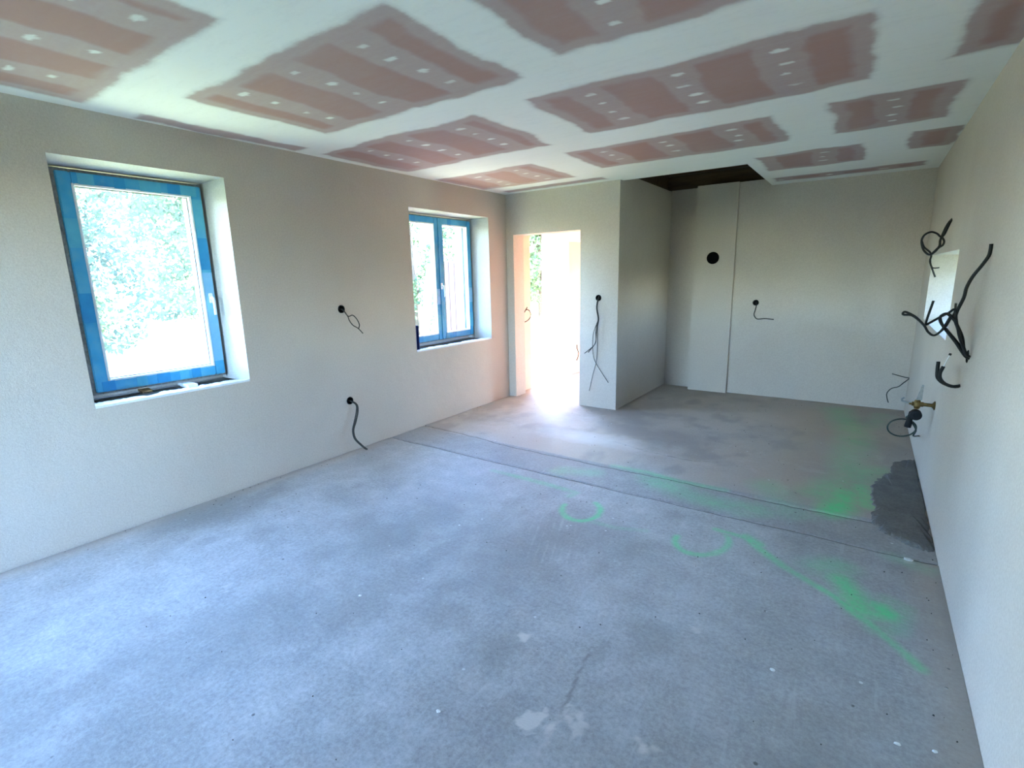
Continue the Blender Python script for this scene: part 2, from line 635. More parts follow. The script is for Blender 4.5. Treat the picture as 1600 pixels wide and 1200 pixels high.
# wall behind the camera with the wide terrace opening
wz = box('wall_rear', 0.0, XR, YR - 0.4, YR, -0.4, 2.9, 'plaster', kind='structure')
cut(wz, [boxm(0.1, 1.6, YR - 0.5, YR + 0.1, 0.0, 2.24)])
# near-black lining of the flue pipe
link('flue_pipe', lathem(flue + np.array([0, -0.004, 0]), (0, 1, 0), [(0, 0.073), (0.002, 0.0745), (0.002, 0.068), (0.0, 0.067), (0.24, 0.067), (0.245, 0.0)], 32), 'flue_black', wc)

# hall behind the doorway
hl = box('wall_hall_left', -0.40, 0.0, 5.45, 8.9, -0.4, 2.9, 'plaster_hall', kind='structure')
cut(hl, [hexa([(0.01, 5.87, 0.0), (0.01, 6.95, 0.0), (0.01, 6.95, 2.25), (0.01, 5.87, 2.25)], [(-0.41, 5.96, 0.0), (-0.41, 6.83, 0.0), (-0.41, 6.83, 2.2), (-0.41, 5.96, 2.2)])])
hr = box('wall_hall_back', 0.0, 1.38, 8.5, 8.9, -0.4, 2.9, 'plaster_hall', kind='structure')
cut(hr, [boxm(0.60, 1.26, 8.4, 9.0, 0.0, 1.75)])  # unseen opening, added to let warm sun into the hall
box('wall_hall_right', 1.30, 1.38, 5.56, 8.5, -0.1, 2.5, 'plaster_hall', kind='structure')
box('floor_hall', -0.40, 1.38, YD + 0.10, 8.9, -0.4, -0.004, 'paving', kind='structure')
box('ceiling_hall', -0.0, 1.38, 5.56, 8.5, 2.5, 2.9, 'plaster', kind='structure')

# ------------------------------------------------------------------ floor
def seam1(x): return 3.272 + 0.012 * (fbm(x * 3.1, 0 * x, 5) - 0.5) * 2 + 0.006 * (vnoise(x * 23, 0 * x, 8) - 0.5)
def seam2(x): return 3.655 + 0.09 * sstep(1.4, 0.5, x) + 0.03 * (fbm(x * 2.3, 0 * x, 15) - 0.5) * 2 + 0.010 * (vnoise(x * 19, 0 * x, 18) - 0.5)


fl = box('floor', -0.02, XR + 0.02, YR, 7.05, -0.4, -0.03, 'concrete_dark', kind='structure')

G = []   # green spray: (points px, width m, strength)
def gp(*q): return [hit(a, b, 2, 0.0)[:2] for a, b in q]


def ell(cx, cy, rx, ry, a0, a1, n=22):
    return [(cx + rx * math.cos(math.radians(a0 + (a1 - a0) * i / n)), cy - ry * math.sin(math.radians(a0 + (a1 - a0) * i / n))) for i in range(n + 1)]


G.append((gp(*ell(908, 797, 30, 17, 150, 400)), 0.022, 0.62))
G.append((gp(*ell(1097, 845, 42, 22, 160, 385)), 0.020, 0.50))
G.append((gp((1120, 827), (1165, 840), (1200, 868), (1240, 895), (1300, 930), (1350, 968), (1395, 1005), (1440, 1045)), 0.026, 0.56))
G.append((gp((1165, 838), (1185, 850)), 0.035, 0.55))
G.append((gp((1312, 905), (1325, 918), (1345, 950)), 0.065, 0.70))
G.append((gp((1330, 925), (1355, 955), (1385, 960)), 0.075, 0.60))
G.append((gp((1375, 950), (1386, 958)), 0.055, 1.0))
G.append((gp((1385, 935), (1415, 950), (1400, 985), (1365, 985)), 0.05, 0.25))
G.append((gp((1275, 885), (1310, 885)), 0.10, 0.30))
G.append((gp((1300, 800), (1310, 790), (1322, 770)), 0.10, 0.72))
G.append((gp((1345, 760), (1355, 790)), 0.07, 0.60))
G.append((gp((1285, 770), (1335, 745), (1360, 735)), 0.16, 0.34))
G.append((gp((1310, 640), (1335, 680), (1330, 720), (1325, 760)), 0.16, 0.30))
G.append((gp((1380, 650), (1350, 670)), 0.14, 0.16))
G.append((gp((1020, 752), (1060, 768), (1120, 785), (1180, 795)), 0.12, 0.30))
G.append((gp((960, 728), (1010, 738), (1060, 752), (1130, 765)), 0.045, 0.34))
G.append((gp((770, 735), (810, 745), (850, 755), (900, 770), (890, 775)), 0.035, 0.30))
G.append((gp((875, 735), (930, 738)), 0.10, 0.22))
G.append((gp((1010, 745), (1100, 775), (1160, 800)), 0.10, 0.22))
G.append((gp((1200, 760), (1240, 800)), 0.15, 0.20))
G.append((gp((925, 815), (960, 825), (1010, 830)), 0.03, 0.16))
G.append((gp((1400, 870), (1450, 890)), 0.08, 0.16))


def segdist(X, Y, pts):
    dmin = np.full(X.shape, 9.0)
    for (ax, ay), (bx, by) in zip(pts[:-1], pts[1:]):
        dx, dy = bx - ax, by - ay
        tt = np.clip(((X - ax) * dx + (Y - ay) * dy) / max(dx * dx + dy * dy, 1e-9), 0, 1)
        dmin = np.minimum(dmin, np.hypot(X - ax - tt * dx, Y - ay - tt * dy))
    return dmin


def floor_attrs(me):
    c = co_of(me)
    X, Y = c[:, 0].astype(float), c[:, 1].astype(float)
    wob = 0.02 * (fbm(X * 7, Y * 7, 31) - 0.5)
    sp = np.zeros(len(X))
    for pts, w, s in G:
        d = segdist(X, Y, pts) + wob
        sp = np.maximum(sp, s * np.exp(-(d / w) ** 2) * (0.55 + 0.9 * fbm(X * 5, Y * 5, 77)))
    set_attr(me, 'spray', np.clip(sp * 0.84, 0, 1))
    n = fbm(X * 1.2, Y * 1.2, 3)
    warm = sstep(3.3, 3.9, Y + 0.5 * (n - 0.5)) * (0.45 + 0.55 * n)
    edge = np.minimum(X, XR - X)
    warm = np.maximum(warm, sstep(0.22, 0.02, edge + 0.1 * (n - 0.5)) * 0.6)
    strip = (Y > 3.27) & (Y < 3.70)
    warm = np.where(strip, warm * 0.35, warm)
    set_attr(me, 'warm', warm)
    dk = sstep(0.44, 0.80, fbm(X * 1.3 + 9, Y * 1.3, 41, 6)) * 0.62
    dk = np.maximum(dk, sstep(0.52, 0.80, fbm(X * 4.2, Y * 2.6 + 3, 43, 5)) * 0.45)
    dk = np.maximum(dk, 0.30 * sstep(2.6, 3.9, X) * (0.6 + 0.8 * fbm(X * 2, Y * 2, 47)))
    dk = np.maximum(dk, 0.45 * sstep(0.5, 0.15, np.hypot((X - 2.35) / 1.0, (Y - 2.05) / 0.8) * (0.7 + 0.6 * n)))
    dk = np.maximum(dk, 0.5 * sstep(0.45, 0.7, fbm(X * 3, Y * 3, 61)) * sstep(3.9, 4.3, Y) * sstep(6.3, 5.6, Y))
    dk = np.maximum(dk, np.where(strip, 0.42 * (0.5 + n), 0))
    dk = np.maximum(dk, sstep(0.10, 0.0, edge) * 0.5)  # shade along the wall base, painted into the floor colour
    # hairline cracks
    for pts in (gp((925, 1010), (905, 1050), (893, 1080), (882, 1105)), gp((960, 690), (1010, 705), (1080, 720), (1120, 722))):
        dk = np.maximum(dk, 0.9 * np.exp(-((segdist(X, Y, pts) + 0.012 * (fbm(X * 30, Y * 30, 9) - 0.5)) / 0.0055) ** 2))
    set_attr(me, 'dark', np.clip(dk, 0, 1))
    du = 0.30 * sstep(0.5, 0.85, fbm(X * 0.9, Y * 0.9 + 4, 51))
    du = np.maximum(du, 0.72 * sstep(0.62, 0.1, np.hypot((X - 1.7) / 1.5, (Y - 4.25) / 0.62) * (0.6 + 0.8 * n)))
    for (px, py), r, s in (((830, 1130), 0.06, 1.3), ((855, 1145), 0.05, 1.0), ((900, 1130), 0.06, 0.9), ((1010, 1175), 0.05, 0.9), ((820, 995), 0.035, 0.8), ((1085, 985), 0.03, 0.5), ((1010, 860), 0.05, 0.6), ((350, 920), 0.05, 0.6), ((1420, 876), 0.04, 0.9)):
        q = hit(px, py, 2, 0.0)
        d = np.hypot(X - q[0], Y - q[1])
        du = np.maximum(du, s * sstep(r * 1.3, 0.0, d + r * 2.6 * (fbm(X * 38, Y * 38, 19) - 0.5)))
    # parallel trowel marks
    q0 = hit(850, 840, 2, 0); dirx = hit(875, 770, 2, 0) - q0; L = np.hypot(dirx[0], dirx[1]); dirx = dirx / L
    u = (X - q0[0]) * dirx[0] + (Y - q0[1]) * dirx[1]; w = -(X - q0[0]) * dirx[1] + (Y - q0[1]) * dirx[0]
    st = (np.sin(w * 2 * math.pi / 0.045) * 0.5 + 0.5) * sstep(0.55, 0.2, np.abs(u)) * sstep(0.34, 0.1, np.abs(w + 0.05))
    du = np.maximum(du, 0.33 * st * (0.5 + n))
    set_attr(me, 'dust_haze', np.clip(du, 0, 1.4))


def strip_grid(x0, x1, ylo, yhi, step, zf, edge=0.006):
    nx = int((x1 - x0) / step) + 1
    xs = np.linspace(x0, x1, nx)
    lo = ylo(xs) if callable(ylo) else np.full(nx, ylo)
    hi = yhi(xs) if callable(yhi) else np.full(nx, yhi)
    ny = max(3, int(np.mean(hi - lo) / step) + 1)
    tt = np.linspace(0, 1, ny)[:, None]
    X = np.repeat(xs[None, :], ny, 0)
    Y = lo[None, :] * (1 - tt) + hi[None, :] * tt
    Z = zf(X, Y)
    e = np.minimum(Y - lo[None, :], hi[None, :] - Y)
    e = e if callable(ylo) or callable(yhi) else e * 0 + 1
    Z = Z - edge * sstep(0.014, 0.0, e)
    X = X + (0.004 + 0.012 * fbm(Y * 9, 0 * Y, 66)) * np.clip(1 - (X - x0) / 0.10, 0, 1) - 0.001 * np.clip(1 - (x1 - X) / 0.10, 0, 1)
    return grid_from(X, Y, lambda a, b: Z)


def fz(off, amp):
    return lambda X, Y: off + amp * (fbm(X * 2.2, Y * 2.2, 91) - 0.5) + 0.25 * amp * (fbm(X * 17, Y * 17, 92) - 0.5)


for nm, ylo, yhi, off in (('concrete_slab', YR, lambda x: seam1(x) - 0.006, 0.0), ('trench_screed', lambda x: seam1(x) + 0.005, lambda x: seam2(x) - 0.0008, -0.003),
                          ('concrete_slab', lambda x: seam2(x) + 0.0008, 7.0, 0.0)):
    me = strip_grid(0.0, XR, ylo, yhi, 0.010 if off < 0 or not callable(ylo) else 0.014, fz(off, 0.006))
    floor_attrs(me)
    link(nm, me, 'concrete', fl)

# fresh mortar patch against the right wall
pp = [(1395, 722), (1412, 719), (1440, 719)] + [(1443, 735), (1447, 790), (1452, 830), (1459, 862)] + [(1440, 857), (1415, 848), (1390, 835), (1368, 822), (1360, 808), (1366, 790), (1358, 772), (1363, 757), (1380, 742), (1392, 738)]
pw = [hit(a, b, 2, 0.004) for a, b in pp]
pw = [np.array([min(q[0], XR), q[1], 0]) for q in pw]
rng = random.Random(4)
ol = []
for i in range(len(pw)):
    a, b = pw[i], pw[(i + 1) % len(pw)]
    for k in range(7):
        q = a + (b - a) * k / 7
        j = 0.013 if k else 0.006
        ol.append((min(q[0] + rng.uniform(-j, j), XR - 0.001), q[1] + rng.uniform(-j, j)))
cx, cy = np.mean([q[0] for q in ol]), np.mean([q[1] for q in ol])
vv = []; ff = []
n = len(ol)
rings = [(1.0, -0.004), (0.985, 0.006), (0.93, 0.009), (0.7, 0.010), (0.4, 0.009)]
oa = np.array(ol) - np.array([cx, cy])
om = oa.copy()
for _ in range(60):
    om = (np.roll(om, 1, 0) + om * 2 + np.roll(om, -1, 0)) / 4
for s, z in rings:
    w = min(1.0, (1.0 - s) / 0.3)
    for q, q2 in zip(oa, om):
        vv.append((cx + (q[0] * (1 - w) + q2[0] * w) * s, cy + (q[1] * (1 - w) + q2[1] * w) * s, z))
vv.append((cx, cy, 0.009))
for k in range(len(rings) - 1):
    for i in range(n):
        j = (i + 1) % n
        ff.append((k * n + i, k * n + j, (k + 1) * n + j, (k + 1) * n + i))
k = len(rings) - 1
for i in range(n):
    ff.append((k * n + i, k * n + (i + 1) % n, len(vv) - 1))
me = mesh(vv, ff)
bm = bmesh.new(); bm.from_mesh(me); bmesh.ops.recalc_face_normals(bm, faces=bm.faces); bm.to_mesh(me); bm.free()
link('mortar_patch', me, 'mortar_fresh', fl, smooth=True, label='dark fresh mortar patch against the right wall')

# ------------------------------------------------------------------ ceiling
cl = box('ceiling', -0.4, XR + 0.42, YR - 0.4, YD + 0.08, H + 0.0125, 2.9, 'roof_slab', kind='structure')
box('ceiling_slab', 2.70, XR + 0.42, YD + 0.08, 7.3, H + 0.0125, 2.9, 'roof_slab', cl)
# x0 x1 y0 y1 of the boards
BOARDS = []
for y0, y1, xs in ((-1.1, 0.15, (0, 2.2, XR)), (0.15, 1.36, (0, 1.9, 3.9, XR)), (1.36, 2.55, (0, 0.38, 2.33, XR)), (2.55, 3.75, (0, 1.85, 3.8, XR)),
                   (3.75, 4.95, (0, 1.42, 3.28, XR)), (4.95, 5.42, (0, 2.70)), (4.95, 6.15, (2.70, 3.75, XR)), (6.15, 6.885, (2.70, XR))):
    for a, b in zip(xs[:-1], xs[1:]):
        BOARDS.append((a, b, y0, y1))
# board surface left open between the filled joints
PATCH = [(0.12, 1.62, 0.30, 1.20), (0.60, 2.20, 1.50, 2.40), (0.03, 0.17, 1.46, 2.50), (2.47, 4.10, 1.46, 2.27), (0.09, 1.67, 2.70, 3.62), (2.03, 3.64, 2.66, 3.55),
         (3.95, 4.20, 2.70, 3.43), (0.03, 1.20, 4.08, 4.90), (1.58, 3.13, 3.92, 4.70), (3.43, 4.06, 3.86, 4.70), (2.80, 3.60, 5.18, 5.95), (3.90, 4.18, 5.02, 5.70),
         (2.76, 4.06, 6.40, 6.66), (0.2, 2.0, -0.95, 0.0), (2.4, 4.0, -0.95, 0.0), (2.1, 3.7, 0.32, 1.2), (0.1, 1.4, 5.1, 5.25)]
SCREW_X = [0.45, 0.915, 1.392, 1.88, 2.353, 2.83, 3.30, 3.76]


def ceil_attr(me, seed):
    c = co_of(me)
    X, Y = c[:, 0].astype(float), c[:, 1].astype(float)
    wx = X + 0.09 * (fbm(X * 3.1, Y * 3.1, 201) - 0.5) + 0.03 * (fbm(X * 11, Y * 11, 205) - 0.5)
    wy = Y + 0.09 * (fbm(X * 3.1, Y * 3.1, 207) - 0.5) + 0.03 * (fbm(X * 11, Y * 11, 209) - 0.5)
    inside = np.full(len(X), -9.0)
    raw_in = np.full(len(X), -9.0)
    for i, (a, b, y0, y1) in enumerate(PATCH):
        d = np.minimum(np.minimum(wx - a, b - wx), np.minimum(wy - y0, y1 - wy))
        inside = np.maximum(inside, d)
    cover = 1 - 0.42 * sstep(-0.03, 0.03, inside)            # thin smear of filler
    # bare cardboard between the screw rows
    dsx = np.min(np.abs(wx[:, None] - np.array(SCREW_X)[None, :]), axis=1)
    raw = sstep(0.085, 0.12, dsx + 0.05 * (fbm(X * 4, Y * 4, 301) - 0.5)) * sstep(0.06, 0.11, inside) * (0.35 + 0.65 * fbm(X * 2.1, Y * 1.3, 305))
    cover = cover - 0.46 * raw
    # dabs over the screws
    for i, (a, b, y0, y1) in enumerate(PATCH):
        sel = (X > a - 0.05) & (X < b + 0.05) & (Y > y0 - 0.05) & (Y < y1 + 0.05)
        if not sel.any():
            continue
        rr = random.Random(100 + i)
        for sx in SCREW_X:
            if not (a + 0.06 < sx < b - 0.04):
                continue
            ny = max(2, int((y1 - y0 - 0.30) / 0.165) + 1)
            for k in range(ny):
                qx = sx + rr.uniform(-0.02, 0.02); qy = y0 + 0.17 + k * 0.175 + rr.uniform(-0.02, 0.02)
                if qy > y1 - 0.08:
                    continue
                d = np.hypot((X - qx) / rr.uniform(0.030, 0.055), (Y - qy) / rr.uniform(0.02, 0.03))
                cover = np.where(sel, np.maximum(cover, rr.uniform(0.75, 0.98) * sstep(1.25, 0.6, d + 0.5 * (fbm(X * 25, Y * 25, 401) - 0.5))), cover)
    set_attr(me, 'cover', np.clip(cover, 0, 1))


for i, (a, b, y0, y1) in enumerate(BOARDS):
    me = gridm(a, b, y0, y1, 0.016, lambda X, Y: H + 0.003 * (fbm(X * 1.7, Y * 1.7, 95) - 0.5), down=True)
    ceil_attr(me, i)
    link('plasterboard', me, 'plasterboard', cl)

# stair hole in the ceiling: rough timber around a dark loft
sh = empty('ceiling_opening', (2.1, 6.1, 2.55), kind='structure')
box('board', 2.70, 2.72, 5.44, 6.9, 2.513, 3.3, 'wood_brown', sh)
box('board', 1.40, 2.72, 5.40, 5.43, 2.513, 3.3, 'wood_brown', sh)
for k in range(4):
    box('board', 1.38, 2.74, 7.045, 7.07, 2.59 + k * 0.18, 2.59 + k * 0.18 + 0.174, 'wood_brown', sh)
    box('board', 1.40, 1.43, 5.44, 7.04, 2.58 + k * 0.18, 2.58 + k * 0.18 + 0.174, 'wood_brown', sh)
box('loft_deck', 1.36, 2.76, 5.40, 7.1, 3.3, 3.34, 'wood_brown', sh)
box('joist', 1.43, 2.70, 6.10, 6.20, 3.06, 3.28, 'wood_brown', sh)

# ------------------------------------------------------------------ windows
def bar_frame(name, x0, x1, y0, y1, z0, z1, w, mat, parent, bev=0.003):
    bm = bmesh.new()
    for a in ((y0, y0 + w, z0, z1), (y1 - w, y1, z0, z1), (y0 + w, y1 - w, z0, z0 + w), (y0 + w, y1 - w, z1 - w, z1)):
        me = boxm(x0, x1, *a, bev)
        bm.from_mesh(me); bpy.data.meshes.remove(me)
    me = bpy.data.meshes.new('f'); bm.to_mesh(me); bm.free()
    return link(name, me, mat, parent)


def handle(parent, x, y, z, mat='pvc_white'):
    h = box('handle', x, x + 0.012, y - 0.014, y + 0.014, z - 0.035, z + 0.035, mat, parent, 0.004)
    me = tubem([(x + 0.01, y, z), (x + 0.035, y, z), (x + 0.045, y, z - 0.03), (x + 0.045, y, z - 0.12)], 0.009)
    link('lever', me, mat, h, smooth=True)


def strips(parent, rects, seed):
    rr = random.Random(seed)
    for (x, y0, y1, z0, z1, m_) in rects:
        box('masking_tape', x, x + 0.0015 + rr.uniform(0, 0.001), y0, y1, z0, z1, m_, parent)


# left window, single sash
w1 = empty('window_1', (-0.23, (F1[0] + F1[1]) / 2, F1[2]), kind='structure')
bar_frame('frame', -0.265, -0.212, F1[0], F1[1], F1[2], F1[3], 0.05, 'foam_grey', w1)
s1 = bar_frame('sash', -0.255, -0.195, F1[0] + 0.018, F1[1] - 0.012, F1[2] + 0.015, F1[3] - 0.018, 0.068, 'tape_blue', w1, 0.005)
bar_frame('glazing_bead', -0.240, -0.193, 1.171, 1.829, 0.922, 2.125, 0.014, 'pvc_white', w1, 0.004)
bar_frame('gasket', -0.2355, -0.226, 1.184, 1.816, 0.935, 2.112, 0.007, 'foam_grey', w1, 0.001)
box('glass', -0.242, -0.236, 1.18, 1.82, 0.93, 2.118, 'window_glass_hazy', w1)
R1 = []
yt, zt, zb = F1[0] + 0.02, F1[3] - 0.02, F1[2] + 0.017
for a, b, mm in ((0.12, 0.20, 'tape_teal'), (0.30, 0.36, 'tape_deep'), (0.44, 0.56, 'tape_teal'), (0.60, 0.68, 'tape_deep'), (0.68, 0.78, 'tape_teal')):
    R1.append((-0.195, F1[0] + a, F1[0] + b, zt - 0.066, zt, mm))
for a, b, mm in ((0.05, 0.12, 'tape_deep'), (0.24, 0.30, 'tape_teal'), (0.36, 0.44, 'tape_deep'), (0.50, 0.56, 'tape_teal'), (0.58, 0.64, 'tape_deep')):
    R1.append((-0.195, F1[0] + a, F1[0] + b, zb, zb + 0.064, mm))
for a, b, mm in ((1.62, 1.84, 'tape_deep'), (0.96, 1.30, 'tape_pale'), (1.30, 1.60, 'tape_pale'), (1.90, 2.10, 'tape_teal')):
    R1.append((-0.195, F1[1] - 0.078, F1[1] - 0.014, a, b, mm))
for a, b, mm in ((1.30, 1.48, 'tape_deep'), (1.75, 1.92, 'tape_teal')):
    R1.append((-0.195, F1[0] + 0.02, F1[0] + 0.084, a, b, mm))
strips(w1, R1, 1)
handle(w1, -0.194, F1[1] - 0.045, 1.42)

# far left window, two sashes
w2 = empty('window_2', (-0.23, (F2[0] + F2[1]) / 2, F2[2]), kind='structure')
bar_frame('frame', -0.265, -0.212, F2[0], F2[1], F2[2], F2[3], 0.05, 'foam_grey', w2)
ym = 4.327
for a, b in ((F2[0] + 0.012, ym - 0.004), (ym + 0.004, F2[1] - 0.012)):
    bar_frame('sash', -0.255, -0.195, a, b, F2[2] + 0.012, F2[3] - 0.014, 0.064, 'tape_blue', w2, 0.005)
    bar_frame('glazing_bead', -0.240, -0.193, a + 0.060, b - 0.060, F2[2] + 0.072, F2[3] - 0.074, 0.014, 'pvc_white', w2, 0.004)
    box('glass', -0.242, -0.236, a + 0.07, b - 0.07, F2[2] + 0.08, F2[3] - 0.082, 'window_glass', w2)
    R2 = []
    for k, mm in enumerate(('tape_teal', 'tape_deep')):
        R2.append((-0.195, a + 0.03 + 0.12 * k, a + 0.09 + 0.12 * k, F2[3] - 0.076, F2[3] - 0.016, mm))
        R2.append((-0.195, a + 0.05 + 0.12 * k, a + 0.11 + 0.12 * k, F2[2] + 0.014, F2[2] + 0.074, mm))
    for k in range(2):
        R2.append((-0.195, b - 0.062, b - 0.002, 0.95 + 0.29 * k, 1.12 + 0.29 * k, ('tape_teal', 'tape_pale')[k % 2]))
    strips(w2, R2, 2)
box('meeting_strip', -0.2, -0.185, ym - 0.012, ym + 0.012, F2[2] + 0.02, F2[3] - 0.02, 'tape_blue', w2, 0.003)
handle(w2, -0.184, ym, 1.44)

# narrow window in the right wall
w3 = empty('window_3', (XR + 0.36, 5.26, W3[2]), kind='structure')
bar_frame('frame', XR + 0.34, XR + 0.40, W3[0] + 0.001, W3[1] - 0.001, W3[2] + 0.001, W3[3] - 0.001, 0.07, 'pvc_white', w3)
box('glass', XR + 0.365, XR + 0.371, W3[0] + 0.06, W3[1] - 0.06, W3[2] + 0.06, W3[3] - 0.06, 'window_glass', w3)
# terrace door behind the camera
w4 = empty('window_4', (0.85, YR - 0.3, 0.0), kind='structure')
for a, b in ((0.102, 0.847), (0.853, 1.598)):
    bm = bmesh.new()
    for q in ((a, a + 0.09, 0.002, 2.238), (b - 0.09, b, 0.002, 2.238), (a + 0.09, b - 0.09, 0.002, 0.092), (a + 0.09, b - 0.09, 2.148, 2.238)):
        me = boxm(q[0], q[1], YR - 0.33, YR - 0.26, q[2], q[3]); bm.from_mesh(me); bpy.data.meshes.remove(me)
    me = bpy.data.meshes.new('f'); bm.to_mesh(me); bm.free()
    link('sash', me, 'pvc_white', w4)
    box('glass', a + 0.085, b - 0.085, YR - 0.30, YR - 0.294, 0.09, 2.15, 'window_glass', w4)


# rough plaster lip on the sills
def sill(name, W, F, seed, parent):
    rr = random.Random(seed)
    n = 60
    ys = np.linspace(W[0] + 0.004, W[1] - 0.004, n)
    prof = []
    for y in ys:
        e = rr.uniform(-0.006, 0.006)
        back = -0.085 + 0.05 * (fbm(np.array([y * 9]), np.array([0.0]), seed)[0] - 0.5) * 2
        t1 = 0.012 + 0.006 * rr.random()
        prof.append([(0.001, W[2] - 0.004), (0.0015, W[2] + t1 * 0.7), (-0.03 + e, W[2] + t1), (back, W[2] + t1 * 0.8), (back - 0.02, W[2] - 0.001)])
    v = [(p[0], y, p[1]) for y, pr in zip(ys, prof) for p in pr]
    f = []
    for i in range(n - 1):
        for k in range(4):
            f.append((i * 5 + k, i * 5 + k + 1, (i + 1) * 5 + k + 1, (i + 1) * 5 + k))
    f.append((0, 1, 2, 3, 4)); f.append(tuple((n - 1) * 5 + k for k in (4, 3, 2, 1, 0)))
    me = mesh(v, f)
    bm = bmesh.new(); bm.from_mesh(me); bmesh.ops.recalc_face_normals(bm, faces=bm.faces); bm.to_mesh(me); bm.free()
    return link(name, me, 'plaster_sill', parent)


sill('sill_plaster', W1, F1, 3, wl)
sill('sill_plaster', W2, F2, 7, wl)
box('sill_gap', -0.29, -0.06, F1[0] - 0.011, F1[1] + 0.011, W1[2] + 0.0045, W1[2] + 0.009, 'gap_dark', wl)
box('sill_gap', -0.29, -0.06, F2[0] - 0.011, F2[1] + 0.011, W2[2] + 0.0045, W2[2] + 0.009, 'gap_dark', wl)

# packers under the first window, blue strip on the second sill
q = hit(297, 603, 0, -0.12)
pk = empty('window_packer', (-0.13, q[1], W1[2] + 0.009), label='small white plastic packer wedged on the sill of the large left window', cat='packer')
box('block', -0.20, -0.07, q[1] - 0.033, q[1] + 0.033, W1[2] + 0.009, W1[2] + 0.034, 'pvc_white', pk, 0.004)
box('tongue', -0.255, -0.19, q[1] - 0.025, q[1] + 0.025, W1[2] + 0.012, W1[2] + 0.026, 'pvc_white', pk, 0.002)
q = hit(234, 611, 0, -0.15)
tag(link('wooden_wedge', hexa([(-0.26, q[1] - 0.03, W1[2] + 0.009), (-0.185, q[1] - 0.03, W1[2] + 0.009), (-0.185, q[1] + 0.03, W1[2] + 0.009), (-0.26, q[1] + 0.03, W1[2] + 0.009)],
                              [(-0.26, q[1] - 0.03, W1[2] + 0.032), (-0.185, q[1] - 0.03, W1[2] + 0.018), (-0.185, q[1] + 0.03, W1[2] + 0.018), (-0.26, q[1] + 0.03, W1[2] + 0.032)]), 'wood_tan'),
    'small tan wooden wedge under the frame of the large left window', 'wedge')
bl = empty('plastic_strip', (-0.06, 3.765, W2[2] + 0.014), label='dark blue plastic strip standing upright on the far left window sill', cat='strip')
box('web', -0.075, -0.066, 3.742, 3.800, W2[2] + 0.015, W2[2] + 0.262, 'pvc_blue', bl, 0.002)
box('flange', -0.066, -0.045, 3.742, 3.752, W2[2] + 0.015, W2[2] + 0.262, 'pvc_blue', bl, 0.002)
box('flange', -0.066, -0.045, 3.790, 3.800, W2[2] + 0.015, W2[2] + 0.262, 'pvc_blue', bl, 0.002)


# ------------------------------------------------------------------ cables and fittings
def back_box(parent, p, axis, r=0.0355):
    p = Vector(p)
    link('back_box', lathem(p + Vector(axis) * 0.001, -Vector(axis), [(-0.0015, r - 0.006), (-0.003, r), (0.0, r + 0.001), (0.05, r), (0.052, 0.0)], 28) if False else
         lathem(p, Vector(axis), [(-0.050, r - 0.001), (0.002, r - 0.001), (0.003, r - 0.002), (0.003, r - 0.005), (-0.046, r - 0.005), (-0.047, 0.001)], 28), 'box_black', parent)


def P(px, py, ax, v):
    return Vector(hit(px, py, ax, v))


# left wall, upper box
def cr(X, Y, ox, oy, s):
    return ox + X / s, oy + Y / s


A = empty('cable_outlet', tuple(boxA), label='upper round box on left wall with a short twisted cable loop', cat='cable outlet', group='round wall boxes with cables')
back_box(A, boxA, (1, 0, 0))
c6 = lambda X, Y, x: P(*cr(X, Y, 500, 460, 4.617), 0, x)
tube('cable', [Vector(boxA) + Vector((-0.035, 0, 0)), c6(165, 110, 0.015), c6(200, 158, 0.03), c6(212, 188, 0.035), c6(238, 222, 0.035), c6(275, 245, 0.03), c6(310, 281, 0.025)], 0.0045, 'cable_grey', A)
tube('cable', [Vector(boxA) + Vector((-0.035, 0.01, 0)), c6(172, 120, 0.012), c6(204, 158, 0.03), c6(235, 150, 0.04), c6(265, 178, 0.045), c6(284, 218, 0.04), c6(279, 246, 0.03)], 0.0045, 'cable_grey', A)

B = empty('cable_outlet', tuple(boxB), label='lower round box on left wall with two thick cables hanging to the floor', cat='cable outlet', group='round wall boxes with cables')
back_box(B, boxB, (1, 0, 0))
for k, dy in ((0, 0), (1, 7)):
    tube('cable', [Vector(boxB) + Vector((-0.035, 0.005 * k, 0)), c6(232 + dy, 775, 0.02), c6(262 + dy, 800, 0.05), c6(262 + dy * 1.6, 850, 0.06), c6(248 + dy * 1.5, 920, 0.065), c6(236 + dy, 980, 0.075), c6(250 + dy, 1040, 0.09), c6(296 + dy, 1088, 0.11), c6(334 + dy, 1118, 0.125)], 0.0065, 'cable_grey', B)

Cc = empty('cable_outlet', tuple(boxC), label='round box beside the doorway with long black wires dangling', cat='cable outlet', group='round wall boxes with cables')
back_box(Cc, boxC, (0, -1, 0))
c3 = lambda X, Y, y: P(*cr(X, Y, 780, 340, 4.0), 1, y)
tube('cable', [Vector(boxC) + Vector((0, 0.035, 0)), c3(622, 500, 5.33), c3(610, 560, 5.30), c3(620, 630, 5.30), c3(612, 680, 5.30)], 0.009, 'cable_black', Cc)
tube('wire', [c3(618, 640, 5.30), c3(604, 700, 5.30), c3(603, 780, 5.30), c3(575, 815, 5.29), c3(533, 848, 5.28)], 0.0045, 'cable_black', Cc)
tube('wire', [c3(618, 640, 5.295), c3(608, 720, 5.29), c3(600, 785, 5.29), c3(570, 825, 5.28), c3(556, 842, 5.28)], 0.0045, 'cable_black', Cc)
tube('wire', [c3(618, 640, 5.305), c3(590, 720, 5.31), c3(584, 800, 5.31), c3(590, 870, 5.31), c3(608, 915, 5.31), c3(645, 975, 5.31), c3(682, 1032, 5.31)], 0.0035, 'cable_black', Cc)
